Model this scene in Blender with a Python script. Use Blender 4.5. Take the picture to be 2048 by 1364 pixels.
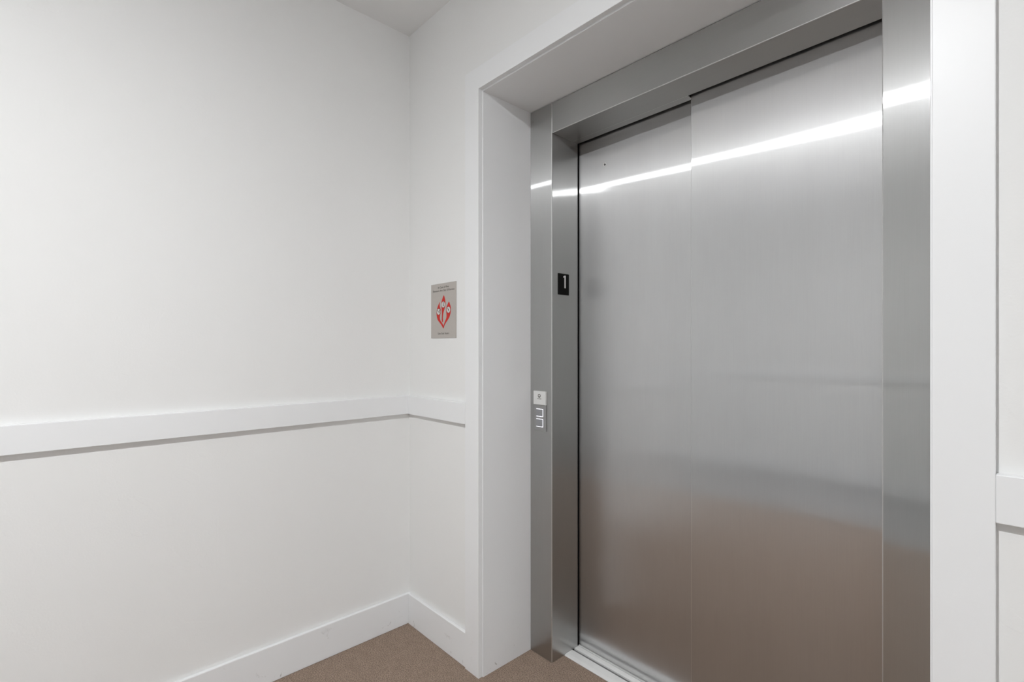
import bpy, bmesh, math, random
from mathutils import Vector, Matrix

random.seed(4)
for o in list(bpy.data.objects):
    bpy.data.objects.remove(o, do_unlink=True)
scene = bpy.context.scene
COL = scene.collection
PI = math.pi

# ------------------------------------------------------------------ camera
cam = bpy.data.cameras.new('camera')
cam.sensor_width = 36.0
cam.sensor_fit = 'HORIZONTAL'
cam.lens = 36.0 * 985.996 / 2048.0
cam.shift_y = 14.4 / 2048.0
cam.clip_start = 0.02
camo = bpy.data.objects.new('camera', cam)
COL.objects.link(camo)
camo.location = (2.0217, -1.2206, 1.2786)
camo.rotation_euler = (PI / 2, 0, 0.8221)
scene.camera = camo

# ------------------------------------------------------------------ view + world
scene.view_settings.view_transform = 'Standard'
scene.view_settings.look = 'None'
scene.view_settings.gamma = 1.0
scene.view_settings.use_curve_mapping = False
scene.view_settings.exposure = 0.40
world = bpy.data.worlds.new('world')
scene.world = world
world.use_nodes = True
world.node_tree.nodes['Background'].inputs[0].default_value = (0.95, 0.975, 1.0, 1)
world.node_tree.nodes['Background'].inputs[1].default_value = 5.8      # even sky as fill through the windows added at the hallway ends

LAMP = dict(strength=3700.0, radius=0.034, drop=0.007)      # the recessed disc lights of the hallway ceiling
LAMPS = [(1.62, -1.86)]

# ------------------------------------------------------------------ dimensions (metres)
H = 2.74                     # ceiling
T = 0.019                    # casing and rail thickness
B = 0.015                    # baseboard thickness
RB, RT = 0.9739, 1.0586      # chair rail
BH = 0.1387                  # baseboard height
CO, CI, JX = 0.4535, 0.5381, 0.5429
CO2, CI2, JX2 = 1.9660, 1.8810, 1.8760
ZO, ZI, ZJ = 2.3671, 2.2822, 2.2768
YS = 0.2596                  # face of the steel frame
XL, XR, ZS = 0.6667, 1.7549, 2.1514
YD = 0.423
YPL, YPR = 0.434, 0.397      # faces of the two door panels
YN = -1.5                    # where the left wall ends
YO = -3.54                   # opposite wall
X0, X1 = -5.0, 6.0

# ------------------------------------------------------------------ material helpers
def new_mat(name):
    m = bpy.data.materials.new(name)
    m.use_nodes = True
    nt = m.node_tree
    return m, nt, nt.nodes['Principled BSDF']

def node(nt, kind, **kw):
    n = nt.nodes.new(kind)
    for k, v in kw.items():
        setattr(n, k, v)
    return n

def paint(name, col, rough, bump=0.0, scale=60.0, spec=0.4, coarse=True, scuff=False):
    m, nt, p = new_mat(name)
    p.inputs['Roughness'].default_value = rough
    p.inputs['Specular IOR Level'].default_value = spec
    co = node(nt, 'ShaderNodeTexCoord')
    n1 = node(nt, 'ShaderNodeTexNoise')
    n1.inputs['Scale'].default_value = 1.3
    n1.inputs['Detail'].default_value = 3.0
    nt.links.new(co.outputs['Object'], n1.inputs['Vector'])
    mix = node(nt, 'ShaderNodeMix', data_type='RGBA')
    mix.inputs['A'].default_value = (col[0] * .985, col[1] * .985, col[2] * .98, 1)
    mix.inputs['B'].default_value = (min(1, col[0] * 1.012), min(1, col[1] * 1.012), min(1, col[2] * 1.012), 1)
    nt.links.new(n1.outputs['Fac'], mix.inputs['Factor'])
    out = mix.outputs['Result']
    if scuff:                                    # shoe and trolley scuffs low on the woodwork
        n3 = node(nt, 'ShaderNodeTexNoise')
        n3.inputs['Scale'].default_value = 24.0
        n3.inputs['Detail'].default_value = 5.0
        n3.inputs['Distortion'].default_value = 1.2
        nt.links.new(co.outputs['Object'], n3.inputs['Vector'])
        r3 = node(nt, 'ShaderNodeMapRange')
        r3.inputs['From Min'].default_value = 0.66
        r3.inputs['From Max'].default_value = 0.76
        nt.links.new(n3.outputs['Fac'], r3.inputs['Value'])
        sx = node(nt, 'ShaderNodeSeparateXYZ')
        nt.links.new(co.outputs['Object'], sx.inputs[0])
        r4 = node(nt, 'ShaderNodeMapRange')
        r4.inputs['From Min'].default_value = 0.14
        r4.inputs['From Max'].default_value = 0.02
        nt.links.new(sx.outputs['Z'], r4.inputs['Value'])
        mu = node(nt, 'ShaderNodeMath', operation='MULTIPLY')
        nt.links.new(r3.outputs['Result'], mu.inputs[0])
        nt.links.new(r4.outputs['Result'], mu.inputs[1])
        mx = node(nt, 'ShaderNodeMix', data_type='RGBA')
        mx.inputs['B'].default_value = (0.42, 0.40, 0.38, 1)
        nt.links.new(mu.outputs[0], mx.inputs['Factor'])
        nt.links.new(out, mx.inputs['A'])
        out = mx.outputs['Result']
    nt.links.new(out, p.inputs['Base Color'])
    if bump:
        n2 = node(nt, 'ShaderNodeTexNoise')
        n2.inputs['Scale'].default_value = scale
        n2.inputs['Detail'].default_value = 4.0
        nt.links.new(co.outputs['Object'], n2.inputs['Vector'])
        bp = node(nt, 'ShaderNodeBump')
        bp.inputs['Strength'].default_value = bump
        bp.inputs['Distance'].default_value = 0.002
        nt.links.new(n2.outputs['Fac'], bp.inputs['Height'])
        last = bp
        if coarse:                               # faint trowel ridges in the skim coat
            n4 = node(nt, 'ShaderNodeTexNoise')
            n4.inputs['Scale'].default_value = 4.5
            n4.inputs['Detail'].default_value = 2.5
            n4.inputs['Distortion'].default_value = 2.2
            nt.links.new(co.outputs['Object'], n4.inputs['Vector'])
            cr = node(nt, 'ShaderNodeMapRange')
            cr.inputs['From Min'].default_value = 0.60
            cr.inputs['From Max'].default_value = 0.64
            nt.links.new(n4.outputs['Fac'], cr.inputs['Value'])
            b2 = node(nt, 'ShaderNodeBump')
            b2.inputs['Strength'].default_value = 0.25
            b2.inputs['Distance'].default_value = 0.0006
            nt.links.new(cr.outputs['Result'], b2.inputs['Height'])
            nt.links.new(bp.outputs['Normal'], b2.inputs['Normal'])
            last = b2
        nt.links.new(last.outputs['Normal'], p.inputs['Normal'])
    return m

def steel(name, grain, base=(0.69, 0.69, 0.69), fine=0.0032, wide=0.50, haze=0.38, wave=True):
    """brushed stainless: grain is the world axis the brushing runs along; fine / wide are the
    microfacet slopes along and across the brushing, haze the share of a softer second lobe"""
    m = bpy.data.materials.new(name)
    m.use_nodes = True
    nt = m.node_tree
    nt.nodes.remove(nt.nodes['Principled BSDF'])
    out = nt.nodes['Material Output']
    co = node(nt, 'ShaderNodeTexCoord')
    ax = node(nt, 'ShaderNodeCombineXYZ')
    for i in range(3):
        ax.inputs[i].default_value = 1.0 if i == grain else 0.0
    lobes = []
    for f, w, d in ((fine, wide, 'BECKMANN'), (fine * 1.2, wide * 0.24, 'BECKMANN'), (fine * 10.0, wide * 1.5, 'GGX'), (0.11, wide, 'GGX')):
        g = node(nt, 'ShaderNodeBsdfAnisotropic', distribution=d)
        g.inputs['Roughness'].default_value = math.sqrt(math.sqrt(f * w))
        g.inputs['Anisotropy'].default_value = 1.0 - math.sqrt(f / w)
        nt.links.new(ax.outputs[0], g.inputs['Tangent'])
        lobes.append(g)
    mx = node(nt, 'ShaderNodeMixShader')
    m0 = node(nt, 'ShaderNodeMixShader')
    m0.inputs['Fac'].default_value = 0.72
    nt.links.new(lobes[0].outputs[0], m0.inputs[1])
    nt.links.new(lobes[1].outputs[0], m0.inputs[2])
    m1 = node(nt, 'ShaderNodeMixShader')
    m1.inputs['Fac'].default_value = 0.20
    nt.links.new(m0.outputs[0], m1.inputs[1])
    nt.links.new(lobes[2].outputs[0], m1.inputs[2])
    nt.links.new(m1.outputs[0], mx.inputs[1])
    nt.links.new(lobes[3].outputs[0], mx.inputs[2])
    nt.links.new(mx.outputs[0], out.inputs['Surface'])
    # brushing: noise stretched along the grain
    mp = node(nt, 'ShaderNodeMapping')
    sc = [900.0, 900.0, 900.0]
    sc[grain] = 9.0
    mp.inputs['Scale'].default_value = sc
    nt.links.new(co.outputs['Object'], mp.inputs['Vector'])
    n1 = node(nt, 'ShaderNodeTexNoise')
    n1.inputs['Scale'].default_value = 1.0
    n1.inputs['Detail'].default_value = 2.0
    nt.links.new(mp.outputs[0], n1.inputs['Vector'])
    # wiping smudges, softly drawn out along the brushing
    mp2 = node(nt, 'ShaderNodeMapping')
    s2 = [7.0, 7.0, 7.0]
    s2[grain] = 2.6
    mp2.inputs['Scale'].default_value = s2
    nt.links.new(co.outputs['Object'], mp2.inputs['Vector'])
    n2 = node(nt, 'ShaderNodeTexNoise')
    n2.inputs['Scale'].default_value = 1.0
    n2.inputs['Detail'].default_value = 3.0
    nt.links.new(mp2.outputs[0], n2.inputs['Vector'])
    r2 = node(nt, 'ShaderNodeMapRange')
    r2.inputs['From Min'].default_value = 0.3
    r2.inputs['From Max'].default_value = 0.7
    r2.inputs['To Min'].default_value = haze * 0.95
    r2.inputs['To Max'].default_value = haze * 1.05
    nt.links.new(n2.outputs['Fac'], r2.inputs['Value'])
    nt.links.new(r2.outputs['Result'], mx.inputs['Fac'])
    mix = node(nt, 'ShaderNodeMix', data_type='RGBA')
    mix.inputs['A'].default_value = (base[0] * .96, base[1] * .96, base[2] * .96, 1)
    mix.inputs['B'].default_value = (base[0] * 1.04, base[1] * 1.04, base[2] * 1.04, 1)
    nt.links.new(n1.outputs['Fac'], mix.inputs['Factor'])
    for g in lobes:
        nt.links.new(mix.outputs['Result'], g.inputs['Color'])
    if wave:                                     # sheet metal is never quite flat
        n3 = node(nt, 'ShaderNodeTexNoise')
        n3.inputs['Scale'].default_value = 1.3
        n3.inputs['Detail'].default_value = 0.0
        nt.links.new(co.outputs['Object'], n3.inputs['Vector'])
        b = node(nt, 'ShaderNodeBump')
        b.inputs['Strength'].default_value = 0.12
        b.inputs['Distance'].default_value = 0.01
        nt.links.new(n3.outputs['Fac'], b.inputs['Height'])
        for g in lobes:
            nt.links.new(b.outputs['Normal'], g.inputs['Normal'])
    return m

def plain(name, col, rough=0.5, metal=0.0, spec=0.4, mottled=0.03, scale=40.0):
    m, nt, p = new_mat(name)
    p.inputs['Roughness'].default_value = rough
    p.inputs['Metallic'].default_value = metal
    p.inputs['Specular IOR Level'].default_value = spec
    co = node(nt, 'ShaderNodeTexCoord')
    n1 = node(nt, 'ShaderNodeTexNoise')
    n1.inputs['Scale'].default_value = scale
    nt.links.new(co.outputs['Object'], n1.inputs['Vector'])
    mix = node(nt, 'ShaderNodeMix', data_type='RGBA')
    mix.inputs['A'].default_value = tuple(c * (1 - mottled) for c in col) + (1,)
    mix.inputs['B'].default_value = tuple(min(1, c * (1 + mottled)) for c in col) + (1,)
    nt.links.new(n1.outputs['Fac'], mix.inputs['Factor'])
    nt.links.new(mix.outputs['Result'], p.inputs['Base Color'])
    return m

def glow(name, col, strength):
    m, nt, p = new_mat(name)
    p.inputs['Base Color'].default_value = (0.8, 0.8, 0.8, 1)
    p.inputs['Emission Color'].default_value = (*col, 1)
    p.inputs['Emission Strength'].default_value = strength
    return m

def carpet_mat(name, dark, light):
    m, nt, p = new_mat(name)
    p.inputs['Roughness'].default_value = 0.95
    p.inputs['Specular IOR Level'].default_value = 0.1
    co = node(nt, 'ShaderNodeTexCoord')
    n1 = node(nt, 'ShaderNodeTexNoise')
    n1.inputs['Scale'].default_value = 230.0
    n1.inputs['Detail'].default_value = 4.0
    n1.inputs['Roughness'].default_value = 0.7
    n2 = node(nt, 'ShaderNodeTexNoise')
    n2.inputs['Scale'].default_value = 28.0
    n2.inputs['Detail'].default_value = 3.0
    v = node(nt, 'ShaderNodeTexVoronoi')
    v.inputs['Scale'].default_value = 260.0
    for t in (n1, n2, v):
        nt.links.new(co.outputs['Object'], t.inputs['Vector'])
    mr = node(nt, 'ShaderNodeMapRange')
    mr.inputs['From Min'].default_value = 0.34
    mr.inputs['From Max'].default_value = 0.66
    nt.links.new(n1.outputs['Fac'], mr.inputs['Value'])
    mix = node(nt, 'ShaderNodeMix', data_type='RGBA')
    mix.inputs['A'].default_value = (*dark, 1)
    mix.inputs['B'].default_value = (*light, 1)
    nt.links.new(mr.outputs['Result'], mix.inputs['Factor'])
    m2 = node(nt, 'ShaderNodeMix', data_type='RGBA', blend_type='MULTIPLY')
    m2.inputs['Factor'].default_value = 0.10
    nt.links.new(mix.outputs['Result'], m2.inputs['A'])
    cr = node(nt, 'ShaderNodeMapRange')
    cr.inputs['From Min'].default_value = 0.35
    cr.inputs['From Max'].default_value = 0.65
    nt.links.new(n2.outputs['Fac'], cr.inputs['Value'])
    nt.links.new(cr.outputs['Result'], m2.inputs['B'])
    nt.links.new(m2.outputs['Result'], p.inputs['Base Color'])
    b = node(nt, 'ShaderNodeBump')
    b.inputs['Strength'].default_value = 0.55
    b.inputs['Distance'].default_value = 0.003
    nt.links.new(v.outputs['Distance'], b.inputs['Height'])
    b2 = node(nt, 'ShaderNodeBump')
    b2.inputs['Strength'].default_value = 0.5
    b2.inputs['Distance'].default_value = 0.002
    nt.links.new(n1.outputs['Fac'], b2.inputs['Height'])
    nt.links.new(b.outputs['Normal'], b2.inputs['Normal'])
    nt.links.new(b2.outputs['Normal'], p.inputs['Normal'])
    return m

M = dict(
    wall=paint('wall_paint', (0.86, 0.86, 0.852), 0.75, bump=0.10, scale=180.0, spec=0.25),
    ceiling=paint('ceiling_paint', (0.90, 0.90, 0.897), 0.85, bump=0.08, scale=200.0, spec=0.2, coarse=False),
    trim=paint('trim_enamel', (0.87, 0.877, 0.885), 0.38, spec=0.4, scuff=True),
    steel=steel('steel_upright_grain', 2),
    steel_frame=steel('steel_frame_upright_grain', 2, base=(0.54, 0.54, 0.535), wave=False),
    steel_header=steel('steel_lengthwise_grain', 0, base=(0.54, 0.54, 0.535), wave=False),
    steel_edge=plain('steel_edge_highlight', (0.66, 0.66, 0.655), 0.38, metal=0.85),  # polished bevel, lightened to paint the light caught along edges
    carpet=carpet_mat('carpet_brown', (0.165, 0.120, 0.091), (0.50, 0.38, 0.30)),
    floor_grey=carpet_mat('carpet_grey', (0.34, 0.345, 0.35), (0.46, 0.465, 0.47)),
    aluminium=plain('sill_aluminium', (0.90, 0.90, 0.89), 0.42, metal=0.25, mottled=0.06, scale=25),
    sill_dark=plain('sill_groove_grey', (0.22, 0.22, 0.215), 0.6, metal=0.3),
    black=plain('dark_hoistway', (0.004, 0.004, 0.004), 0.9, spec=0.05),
    black_plate=plain('black_plastic', (0.004, 0.004, 0.0035), 0.6, spec=0.12),
    white_ink=plain('white_ink', (0.72, 0.72, 0.71), 0.6),
    sign=plain('taupe_sign_metal', (0.50, 0.465, 0.43), 0.5, metal=0.1),
    red=plain('red_ink', (0.60, 0.020, 0.012), 0.5),
    pink=plain('sign_white_disc', (0.68, 0.66, 0.63), 0.6),
    grey_ink=plain('grey_ink', (0.10, 0.09, 0.08), 0.6),
    dark_ink=plain('dark_ink', (0.03, 0.03, 0.03), 0.6),
    cap=plain('call_cap_white', (0.78, 0.78, 0.77), 0.4),
    call=plain('call_plate_grey', (0.35, 0.35, 0.345), 0.4, metal=0.35),
    call_button=plain('call_button_grey', (0.33, 0.335, 0.35), 0.3, metal=0.2),
    glow=glow('button_glow', (0.86, 0.86, 1.0), 0.85),
    lamp=glow('lamp_diffuser', (0.965, 0.982, 1.0), LAMP['strength']),
    white=plain('white_enamel', (0.8, 0.8, 0.8), 0.4),
)

# ------------------------------------------------------------------ mesh helpers
def add_box(bm, x0, x1, y0, y1, z0, z1):
    vs = [bm.verts.new(p) for p in ((x0, y0, z0), (x1, y0, z0), (x1, y1, z0), (x0, y1, z0),
                                    (x0, y0, z1), (x1, y0, z1), (x1, y1, z1), (x0, y1, z1))]
    for f in ((0, 3, 2, 1), (4, 5, 6, 7), (0, 1, 5, 4), (1, 2, 6, 5), (2, 3, 7, 6), (3, 0, 4, 7)):
        bm.faces.new([vs[i] for i in f])

def obj(name, bm, mat, parent=None, bevel=0.0, seg=2, origin=None, smooth=False, edge=None):
    if origin is not None:
        for v in bm.verts:
            v.co -= Vector(origin)
    bmesh.ops.recalc_face_normals(bm, faces=bm.faces[:])
    me = bpy.data.meshes.new(name)
    bm.to_mesh(me)
    bm.free()
    me.materials.append(mat)
    o = bpy.data.objects.new(name, me)
    COL.objects.link(o)
    if origin is not None:
        o.location = origin
    if parent is not None:
        o.parent = parent
        if origin is None:
            o.location = -Vector(parent.location) if parent.parent is None else (0, 0, 0)
    if bevel:
        b = o.modifiers.new('bevel', 'BEVEL')
        b.width = bevel
        b.segments = seg
        b.limit_method = 'ANGLE'
        b.angle_limit = math.radians(40)
        if edge is not None:                 # highlight painted on the bevels
            me.materials.append(edge)
            b.material = 1
    if smooth:
        for p in me.polygons:
            p.use_smooth = True
    return o

def boxo(name, dims, mat, parent=None, bevel=0.0, edge=None):
    bm = bmesh.new()
    add_box(bm, *dims)
    return obj(name, bm, mat, parent, bevel, edge=edge)

def struct(o, label=None, cat=None):
    o['kind'] = 'structure'
    return o

def tag(o, label, cat, group=None):
    o['label'] = label
    o['category'] = cat
    o['kind'] = 'thing'
    if group:
        o['group'] = group
    return o

def thing(name, loc, label, cat, group=None):
    o = bpy.data.objects.new(name, None)
    o.empty_display_size = 0.05
    COL.objects.link(o)
    o.location = loc
    return tag(o, label, cat, group)

def prism(bm, pts, place, t0, t1):
    """polygon pts (u, v) extruded from depth t0 to t1; place(u, v, t) -> world"""
    a = [bm.verts.new(place(u, v, t0)) for u, v in pts]
    b = [bm.verts.new(place(u, v, t1)) for u, v in pts]
    bm.faces.new(a)
    bm.faces.new(b[::-1])
    n = len(pts)
    for i in range(n):
        bm.faces.new((a[i], a[(i + 1) % n], b[(i + 1) % n], b[i]))

def circle(cx, cy, r, n=32, a0=0.0):
    return [(cx + r * math.cos(a0 + 2 * PI * i / n), cy + r * math.sin(a0 + 2 * PI * i / n)) for i in range(n)]

def ring(bm, cx, cy, r0, r1, place, t0, t1, n=40):
    o = circle(cx, cy, r1, n)
    i_ = circle(cx, cy, r0, n)
    A = [bm.verts.new(place(u, v, t1)) for u, v in o]
    Bv = [bm.verts.new(place(u, v, t1)) for u, v in i_]
    C = [bm.verts.new(place(u, v, t0)) for u, v in o]
    D = [bm.verts.new(place(u, v, t0)) for u, v in i_]
    for k in range(n):
        j = (k + 1) % n
        bm.faces.new((A[k], A[j], Bv[j], Bv[k]))
        bm.faces.new((A[k], C[k], C[j], A[j]))
        bm.faces.new((Bv[k], Bv[j], D[j], D[k]))
        bm.faces.new((C[k], D[k], D[j], C[j]))

def smooth_loop(pts, it=2):
    for _ in range(it):
        q = []
        n = len(pts)
        for i in range(n):
            a, b = pts[i], pts[(i + 1) % n]
            q.append((a[0] * .75 + b[0] * .25, a[1] * .75 + b[1] * .25))
            q.append((a[0] * .25 + b[0] * .75, a[1] * .25 + b[1] * .75))
        pts = q
    return pts

def lettering(name, body, width, height, loc, rot, mat, parent, depth=0.0003, bold=0.0):
    cu = bpy.data.curves.new(name, 'FONT')
    cu.body = body
    cu.align_x = 'CENTER'
    cu.align_y = 'CENTER'
    cu.extrude = 0.02
    cu.offset = bold
    tmp = bpy.data.objects.new('tmp_text', cu)
    COL.objects.link(tmp)
    bpy.context.view_layer.update()
    me = bpy.data.meshes.new_from_object(tmp.evaluated_get(bpy.context.evaluated_depsgraph_get()))
    bpy.data.objects.remove(tmp, do_unlink=True)
    xs = [v.co.x for v in me.vertices]
    ys = [v.co.y for v in me.vertices]
    zs = [v.co.z for v in me.vertices]
    cx, cy = (max(xs) + min(xs)) / 2, (max(ys) + min(ys)) / 2
    sx, sy = width / (max(xs) - min(xs)), height / (max(ys) - min(ys))
    for v in me.vertices:
        v.co = Vector(((v.co.x - cx) * sx, (v.co.y - cy) * sy, depth if v.co.z > 0 else 0.0))
    me.name = name
    me.materials.clear()
    me.materials.append(mat)
    o = bpy.data.objects.new(name, me)
    COL.objects.link(o)
    o.parent = parent
    o.location = Vector(loc) - (parent.location if parent else Vector())
    o.rotation_euler = rot
    return o

# ------------------------------------------------------------------ the room
# floors
bm = bmesh.new(); add_box(bm, -0.12, X1, -2.26, YS + 0.075, -0.1, 0.0)
struct(obj('floor', bm, M['carpet']))
bm = bmesh.new(); add_box(bm, X0, X1, YO, -2.26, -0.1, 0.0); add_box(bm, X0, -0.12, -2.26, YN, -0.1, 0.0)
struct(obj('floor_hallway', bm, M['floor_grey']))
struct(boxo('ceiling', (X0 - .12, X1 + .12, YO - .12, 0.72, H, H + .1), M['ceiling']))
# left wall, its end wrapping into the hallway
struct(boxo('wall_left', (-0.12, 0.0, YN, 0.0, 0, H), M['wall']))
struct(boxo('wall_hallway', (X0, -0.12, YN, YN + .12, 0, H), M['wall']))
struct(boxo('wall_opposite', (X0, X1, YO - .12, YO, 0, H), M['wall']))
# elevator wall with its opening
bm = bmesh.new()
prism(bm, [(-0.12, 0), (JX - .02, 0), (JX - .02, ZJ + .02), (JX2 + .02, ZJ + .02), (JX2 + .02, 0), (X1, 0), (X1, H), (-0.12, H)],
      lambda u, v, t: (u, t, v), 0.0, 0.30)
struct(obj('wall_elevator', bm, M['wall']))
# dark hoistway behind the doors
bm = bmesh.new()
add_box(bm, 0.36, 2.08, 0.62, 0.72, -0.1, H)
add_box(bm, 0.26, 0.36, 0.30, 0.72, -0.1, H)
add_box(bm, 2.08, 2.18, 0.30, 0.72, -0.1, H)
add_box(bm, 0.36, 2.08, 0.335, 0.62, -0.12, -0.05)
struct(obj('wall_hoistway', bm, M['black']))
# unseen hallway ends, with windows added to let in fill light
for side, xa, xb in (('left_end', X0 - .12, X0), ('right_end', X1, X1 + .12)):
    bm = bmesh.new()
    ya, yb = YO - .12, (YN + .12 if side == 'left_end' else 0.3)
    w0, w1 = (-3.35, -1.65) if side == 'left_end' else (-1.1, -0.3)
    add_box(bm, xa, xb, ya, w0, 0, H); add_box(bm, xa, xb, w1, yb, 0, H)
    zb, zt = (.45, 2.3) if side == 'left_end' else (.15, 1.9)
    add_box(bm, xa, xb, w0, w1, 0, zb); add_box(bm, xa, xb, w0, w1, zt, H)
    struct(obj('wall_' + side, bm, M['wall']))
    bm = bmesh.new()
    for a, b_ in ((w0, w0 + .06), ((w0 + w1) / 2 - .03, (w0 + w1) / 2 + .03), (w1 - .06, w1)):
        add_box(bm, xa + .03, xb - .03, a, b_, zb, zt)
    add_box(bm, xa + .03, xb - .03, w0, w1, zb, zb + .06); add_box(bm, xa + .03, xb - .03, w0, w1, zt - .06, zt)
    struct(obj('fill_window_1' if side == 'left_end' else 'fill_window_2', bm, M['trim']))

# baseboards and chair rails
def strip(name, dims, top=0.0025):
    return struct(boxo(name, dims, M['trim'], None, top))
strip('baseboard_left', (0, B, YN, 0, 0, BH))
strip('baseboard_elevator_left', (B, CO, -B, 0, 0, BH))
strip('baseboard_elevator_right', (CO2, X1, -B, 0, 0, BH))
strip('baseboard_opposite', (X0, X1, YO, YO + B, 0, BH))
strip('baseboard_hallway', (X0, B, YN - B, YN, 0, BH))
strip('trim_1', (0, T, YN, 0, RB, RT), 0.0015)
strip('trim_2', (T, CO, -T, 0, RB, RT), 0.0015)
strip('trim_3', (CO2, X1, -T, 0, RB, RT), 0.0015)
strip('trim_4', (X0, X1, YO, YO + T, RB, RT), 0.0015)
strip('trim_5', (X0, T, YN - T, YN, RB, RT), 0.0015)
# painted casing round the elevator opening
bm = bmesh.new()
prism(bm, [(CO, 0), (CI, 0), (CI, ZI), (CI2, ZI), (CI2, 0), (CO2, 0), (CO2, ZO), (CO, ZO)],
      lambda u, v, t: (u, t, v), -T, 0.0)
struct(obj('trim_6', bm, M['trim'], None, 0.0012))
# jamb liner boards inside the opening
bm = bmesh.new()
prism(bm, [(JX - .02, 0), (JX, 0), (JX, ZJ), (JX2, ZJ), (JX2, 0), (JX2 + .02, 0), (JX2 + .02, ZJ + .02), (JX - .02, ZJ + .02)],
      lambda u, v, t: (u, t, v), 0.0, 0.30)
struct(obj('trim_7', bm, M['trim'], None, 0.001))

# ------------------------------------------------------------------ elevator frame
fr = thing('elevator_entrance', (1.2108, YS, 0), 'brushed stainless steel elevator frame standing inside the white painted opening', 'elevator entrance')
for a, b_ in ((JX, XL), (XR, JX2)):
    yd = YD if a == JX else 0.387
    boxo('upright', (a, b_, YS, yd, 0.0, ZJ - .001), M['steel_frame'], fr, 0.0024, M['steel_edge'])
bm = bmesh.new()
add_box(bm, XL + .0006, XR - .0006, YS + .0008, 0.387, ZS, ZJ - .003)
o = obj('header', bm, M['steel_header'], fr, 0.0024, edge=M['steel_edge'])
bm = bmesh.new()
add_box(bm, XL + .001, 1.186, 0.3875, 0.4225, ZS + .0015, ZJ - .003)
o = obj('header_return', bm, M['steel_header'], fr, 0.001)
# black strips added to paint the dark of the gap between frame and panels
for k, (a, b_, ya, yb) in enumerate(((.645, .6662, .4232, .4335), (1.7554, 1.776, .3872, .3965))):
    boxo('gap_shade', (a, b_, ya, yb, .006, ZS + .05), M['black'], fr)
# small screw head near the top of the left upright
bm = bmesh.new()
prism(bm, circle(.5588, 2.2326, .0035, 16), lambda u, v, t: (u, t, v), YS - .0018, YS)
obj('screw', bm, M['steel_frame'], fr, 0.0008)

# ------------------------------------------------------------------ elevator doors
def panel_with_hole(x0, x1, yf, yb, z0, z1, hole=None):
    bm = bmesh.new()
    if not hole:
        add_box(bm, x0, x1, yf, yb, z0, z1)
        return bm
    hx, hz, hr = hole
    n = 32
    h = .03
    sq = []
    for i in range(n):
        a = 2 * PI * i / n + PI / 4
        c, s = math.cos(a), math.sin(a)
        k = h / max(abs(c), abs(s))
        sq.append((hx + c * k, hz + s * k))
    ci = circle(hx, hz, hr, n, PI / 4)
    V = lambda p, y: bm.verts.new((p[0], y, p[1]))
    S = [V(p, yf) for p in sq]
    C = [V(p, yf) for p in ci]
    D = [V(p, yf + .02) for p in ci]
    for i in range(n):
        j = (i + 1) % n
        bm.faces.new((S[i], S[j], C[j], C[i]))
        bm.faces.new((C[i], C[j], D[j], D[i]))
    bm.faces.new(D)
    o4 = [V(p, yf) for p in ((x1, z1), (x0, z1), (x0, z0), (x1, z0))]
    q = n // 4
    for k in range(4):                     # corners of the square sit at 45, 135, 225, 315 degrees
        a, b_ = o4[k], o4[(k + 1) % 4]
        side = [S[(k * q + i) % n] for i in range(q + 1)]
        bm.faces.new([a] + side + [b_])
    b4 = [V(p, yb) for p in ((x1, z1), (x0, z1), (x0, z0), (x1, z0))]
    bm.faces.new(b4)
    for k in range(4):
        bm.faces.new((o4[k], o4[(k + 1) % 4], b4[(k + 1) % 4], b4[k]))
    return bm

HX, HZ = 0.8007, 2.0312
dl = thing('elevator_door_panel', (0.93, YPL, .006), 'left brushed steel sliding elevator door panel set further back with small keyhole', 'elevator door')
obj('door_leaf', panel_with_hole(.615, 1.235, YPL, YPL + .03, .0075, ZS + .11, (HX, HZ, .0045)), M['steel'], dl)
bm = bmesh.new()
ring(bm, HX, HZ, .0042, .0078, lambda u, v, t: (u, t, v), YPL - .0012, YPL + .001, 28)
o = obj('keyhole', bm, M['cap'], dl)
o['label'] = 'bright rim round the dark release keyhole'
dr = thing('elevator_door_panel', (1.48, YPR, .006), 'right brushed steel sliding elevator door panel overlapping in front of the left one', 'elevator door')
obj('door_leaf', panel_with_hole(1.1925, 1.80, YPR, YPR + .03, .0075, ZS + .11), M['steel'], dr, 0.0011, edge=M['steel_edge'])
bm = bmesh.new()                           # folded return lip down the leading edge
add_box(bm, 1.1935, 1.199, YPR + .0302, YPR + .0355, .0085, ZS + .10)
obj('edge_lip', bm, M['steel_frame'], dr)

# ------------------------------------------------------------------ door sill
sl = thing('door_sill', (1.2108, .38, 0), 'grooved aluminium elevator door sill between brown carpet and steel doors', 'door sill')
Z = .004
def sill_part(name, prof, mat, xa=XL + .0005, xb=XR - .0005, bev=0.0):
    bm = bmesh.new()
    prism(bm, prof, lambda u, v, t: (t, u, v), xa, xb)
    return obj(name, bm, mat, sl, bev)
sill_part('nosing', [(.336, -.02), (.336, .0005), (.341, .003), (.352, Z + .0005), (.3845, Z), (.3845, -.02)], M['aluminium'])
sill_part('guide_groove', [(.3845, -.02), (.3845, -.002), (.3995, -.002), (.3995, -.02)], M['sill_dark'])
sill_part('rib', [(.3995, -.02), (.3995, Z), (.4235, Z), (.4245, Z - .001), (.4245, -.02)], M['aluminium'])
sill_part('slot', [(.4245, -.04), (.4245, -.012), (.4285, -.012), (.4285, -.04)], M['black'], xa=.60, xb=1.82)
sill_part('back_plate', [(.4285, -.02), (.4285, Z), (.60, Z), (.60, -.02)], M['aluminium'], xa=.60, xb=1.82)

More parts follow.
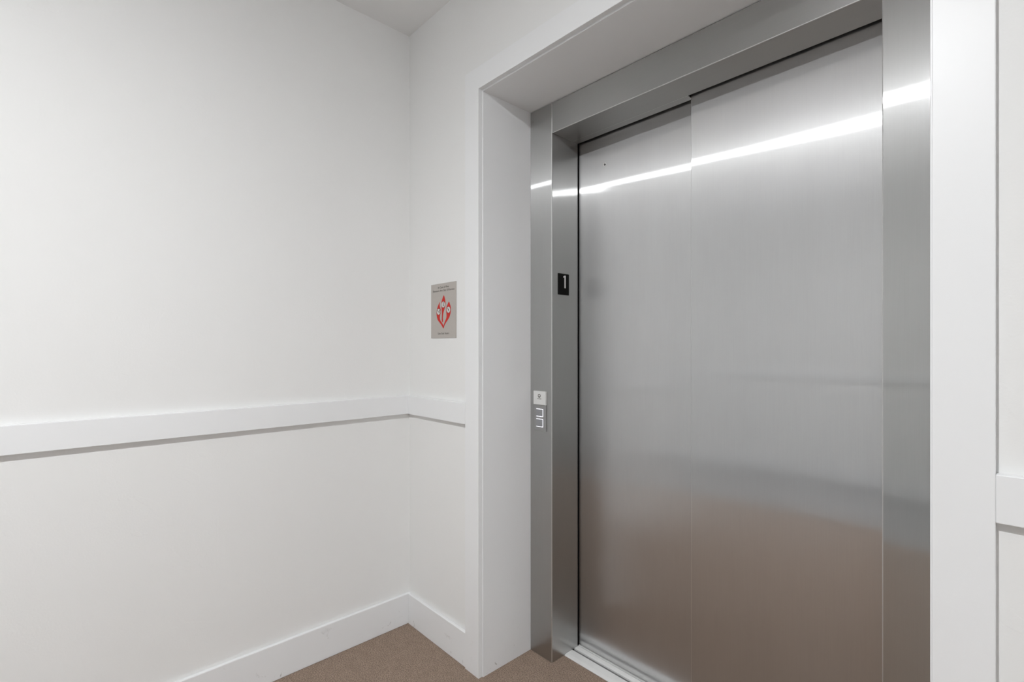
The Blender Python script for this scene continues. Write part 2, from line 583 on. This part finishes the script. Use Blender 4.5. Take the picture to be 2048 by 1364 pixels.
# ------------------------------------------------------------------ floor number plate (on the left return of the frame)
PX = XL
np_ = thing('floor_number_plate', (PX, .329, 1.4995), 'small black plate with white raised number 1 on the left steel return', 'floor number plate')
bm = bmesh.new()
rr = []
y0, y1, z0, z1, r = .2954, .3626, 1.4995, 1.5875, .003
for cx, cz, a0 in ((y1 - r, z1 - r, 0), (y0 + r, z1 - r, 90), (y0 + r, z0 + r, 180), (y1 - r, z0 + r, 270)):
    for k in range(5):
        a = math.radians(a0 + k * 22.5)
        rr.append((cx + r * math.cos(a), cz + r * math.sin(a)))
onx = lambda u, v, t: (PX + t, u, v)
prism(bm, rr, onx, 0.0002, .0022)
obj('plate', bm, M['black_plate'], np_)
bm = bmesh.new()
sx0, sx1 = .3336, .3413
top, bot = 1.5805, 1.5280
prism(bm, [(sx0, bot + .0015), (sx0 + .0015, bot), (sx1 - .0015, bot), (sx1, bot + .0015), (sx1, top - .001), (sx1 - .001, top),
           (sx0 + .001, top), (sx0 - .0035, top - .003), (sx0 - .0065, top - .0042), (sx0 - .0072, top - .0062), (sx0 - .0066, top - .0085),
           (sx0 - .0040, top - .0090), (sx0 - .0012, top - .0076), (sx0, top - .0075)], onx, .0022, .0032)
o = obj('numeral', bm, M['white_ink'], np_)
o['label'] = 'white number 1'
bm = bmesh.new()
for dy, dz in ((.0046, .0), (.0046, -.0025), (0.0, -.005), (.0046, -.005), (.0100, 0.0)):
    prism(bm, circle(.3335 + dy - .003, 1.5175 + dz, .0008, 10), onx, .0022, .0029)
obj('braille', bm, M['black_plate'], np_)

# ------------------------------------------------------------------ call station on the left upright
onf = lambda u, v, t: (u, YS - t, v)
cs = thing('call_station', (.604, YS, .9368), 'slim grey elevator call panel with two lit buttons under a white cap', 'call panel')
bm = bmesh.new(); prism(bm, [(.5705, .9368), (.6375, .9368), (.6375, 1.0444), (.5705, 1.0444)], onf, .0003, .005)
obj('base_plate', bm, M['call'], cs, .0006)
bm = bmesh.new(); prism(bm, [(.5696, 1.0446), (.6389, 1.0446), (.6389, 1.1008), (.5696, 1.1008)], onf, .0003, .0085)
cap = obj('cap', bm, M['cap'], cs, .0012)
cap['label'] = 'white cap with a grey ring emblem'
for zt, zb in ((1.0277, .9951), (.9863, .9527)):
    bm = bmesh.new(); prism(bm, [(.584, zb), (.6222, zb), (.6222, zt), (.584, zt)], onf, .005, .0058)
    bt = obj('call_button', bm, M['call_button'], cs, .0004)
    w = .0022
    bm = bmesh.new()
    prism(bm, [(.5846, zt), (.6226, zt), (.6226, zb), (.5846, zb), (.5846, zb + w), (.6226 - w, zb + w), (.6226 - w, zt - w), (.5846, zt - w)],
          onf, .0058, .0064)
    obj('button_light', bm, M['glow'], bt)
bm = bmesh.new()
ex, ez = .6035, 1.0815
ring(bm, ex, ez, .0050, .0078, onf, .0085, .0088)
prism(bm, [(ex - .0034, ez - .0050), (ex + .0034, ez - .0050), (ex + .0004, ez + .0006), (ex - .0004, ez + .0006)], onf, .0085, .00882)
obj('emblem', bm, M['grey_ink'], cap)
lt = lettering('lettering', 'Schindler', .025, .0042, (ex, YS - .0085, 1.0695), (PI / 2, 0, 0), M['grey_ink'], cs)
lt.parent = cap
lt.location = (ex, YS - .0085, 1.0695)

# ------------------------------------------------------------------ fire sign
SX, SZ = .2793, 1.4395
fs = thing('fire_sign', (SX, 0, SZ), 'taupe fire instruction sign with three red flames on the narrow white wall', 'sign')
ons = lambda u, v, t: (SX + u / 1000.0, -t, SZ + v / 1000.0)
bm = bmesh.new()
prism(bm, [(-91.3, -117), (91.3, -117), (91.3, 117), (-91.3, 117)], ons, .0002, .0032)
obj('plate', bm, M['sign'], fs, .0006)
FL = dict(
    L=[(-21.9, 40.1), (-25.9, 27.7), (-24.8, 18.8), (-19.2, 8.3), (-17.5, 0.7), (-18.6, -10.5), (-22.5, -19.1), (-24.7, -31.6), (-20.9, -40.6), (-11.1, -49.9), (-1.3, -59.0), (4.9, -69.3), (3.2, -78.3), (-2.3, -72.8), (-9.9, -63.8), (-25.2, -50.6), (-39.6, -39.9), (-45.6, -28.2), (-48.6, -15.4), (-48.6, -5.2), (-45.6, 7.4), (-39.6, 19.7), (-29.6, 33.0)],
    C=[(5.9, 67.5), (12.0, 53.5), (16.0, 42.1), (17.2, 31.9), (16.0, 22.9), (13.7, 14.9), (10.8, 7.0), (5.3, -3.0), (0.6, -14.0), (-1.3, -25.2), (-1.3, -35.2), (-0.1, -42.8), (-4.4, -53.0), (-9.9, -42.4), (-9.3, -29.9), (-8.4, -17.4), (-8.4, -7.3), (-10.4, 7.8), (-12.8, 21.6), (-13.5, 31.9), (-10.0, 41.9), (-2.9, 54.6)],
    R=[(42.6, 37.0), (49.3, 25.3), (54.5, 15.1), (56.6, 5.2), (56.2, -4.6), (53.7, -14.3), (48.9, -26.4), (38.4, -38.2), (24.6, -49.4), (14.9, -58.3), (7.4, -68.1), (4.6, -76.5), (2.1, -73.9), (4.3, -61.8), (9.7, -53.2), (17.2, -42.3), (23.6, -33.9), (26.2, -22.8), (24.0, -12.8), (22.9, 1.0), (24.6, 10.8), (29.3, 20.4), (37.3, 29.8)])
for k, (dx, dz) in (('L', (-33.0, -3.5)), ('C', (1.5, 25.5)), ('R', (39.6, 1.0))):
    bm = bmesh.new()
    prism(bm, smooth_loop(FL[k], 1), ons, .0032, .0035)
    f = obj('flame', bm, M['red'], fs)
    f['label'] = {'L': 'left red flame with stair pictogram', 'C': 'tall middle red flame', 'R': 'right red flame'}[k]
    bm = bmesh.new()
    prism(bm, circle(dx, dz, 13.2, 32), ons, .0035, .00365)
    obj('disc', bm, M['pink'], f)
    bm = bmesh.new()
    ring(bm, dx, dz, 12.8, 13.7, ons, .0035, .0038)
    if k == 'L':        # stairs as a falling line with a walker on it
        prism(bm, [(dx - 11, dz + 5), (dx - 10, dz + 7), (dx + 9, dz - 5), (dx + 8, dz - 7)], ons, .00365, .0038)
        prism(bm, circle(dx + 8, dz + 4, 2.6, 12), ons, .00365, .0038)
        prism(bm, [(dx + 2, dz - 1), (dx + 4, dz - 2), (dx + 9, dz + 2), (dx + 7, dz + 4)], ons, .00365, .0038)
    elif k == 'C':      # running figure
        prism(bm, circle(dx + .5, dz + 7.5, 2.4, 12), ons, .00365, .0038)
        prism(bm, [(dx - 2, dz + 4.6), (dx + 2.4, dz + 5), (dx + 1.5, dz - 2), (dx - 1.5, dz - 1.5)], ons, .00365, .0038)
        prism(bm, [(dx + 1.5, dz - 1), (dx + 6, dz - 3), (dx + 5, dz - 5), (dx, dz - 3)], ons, .00365, .0038)
        prism(bm, [(dx - 1.5, dz - 2), (dx + 1, dz - 2), (dx - 1, dz - 9), (dx - 3, dz - 9)], ons, .00365, .0038)
    else:               # small figure by a flame
        prism(bm, [(dx - 5, dz + 3), (dx - 2, dz + 5), (dx + 1, dz + 1), (dx + 3.5, dz - 4), (dx + 1, dz - 5), (dx - 3, dz - 1)], ons, .00365, .0038)
        prism(bm, circle(dx - 4, dz + 5.6, 1.8, 12), ons, .00365, .0038)
    obj('pictogram', bm, M['dark_ink'], f)
RXF = (PI / 2, 0, 0)
lettering('lettering', 'In Case of Fire', .078, .0085, (SX + .0015, -.0032, SZ + .1005), RXF, M['grey_ink'], fs)
lettering('lettering', 'Elevators Are Out Of Service', .158, .0085, (SX + .002, -.0032, SZ + .0865), RXF, M['grey_ink'], fs)
lettering('lettering', 'Use Exit Stairs', .081, .0085, (SX + .002, -.0032, SZ - .0975), RXF, M['grey_ink'], fs)

# ------------------------------------------------------------------ ceiling lights (overhead, outside the frame; they light the hall and streak the doors)
where = ['white round domed ceiling light in front of the elevator']
for (lx, ly), lab in zip(LAMPS, where):
    t = thing('ceiling_light', (lx, ly, H), lab, 'ceiling light')
    R = LAMP['radius']
    onc = lambda u, v, d: (lx + u, ly + v, H - d)
    bm = bmesh.new(); ring(bm, 0, 0, R, R + .014, onc, 0.0, .006)
    obj('trim_ring', bm, M['white'], t)
    bm = bmesh.new()                       # shallow domed lens
    n, m_ = 48, 8
    rows = []
    for j in range(m_):
        a = PI / 2 * j / m_
        rows.append([bm.verts.new(onc(R * math.cos(a) * math.cos(2 * PI * i / n), R * math.cos(a) * math.sin(2 * PI * i / n),
                                      .003 + LAMP['drop'] * math.sin(a))) for i in range(n)])
    tip = bm.verts.new(onc(0, 0, .003 + LAMP['drop']))
    for j in range(m_ - 1):
        for i in range(n):
            bm.faces.new((rows[j][i], rows[j][(i + 1) % n], rows[j + 1][(i + 1) % n], rows[j + 1][i]))
    for i in range(n):
        bm.faces.new((rows[-1][i], rows[-1][(i + 1) % n], tip))
    bm.faces.new(rows[0][::-1])
    obj('diffuser', bm, M['lamp'], t)
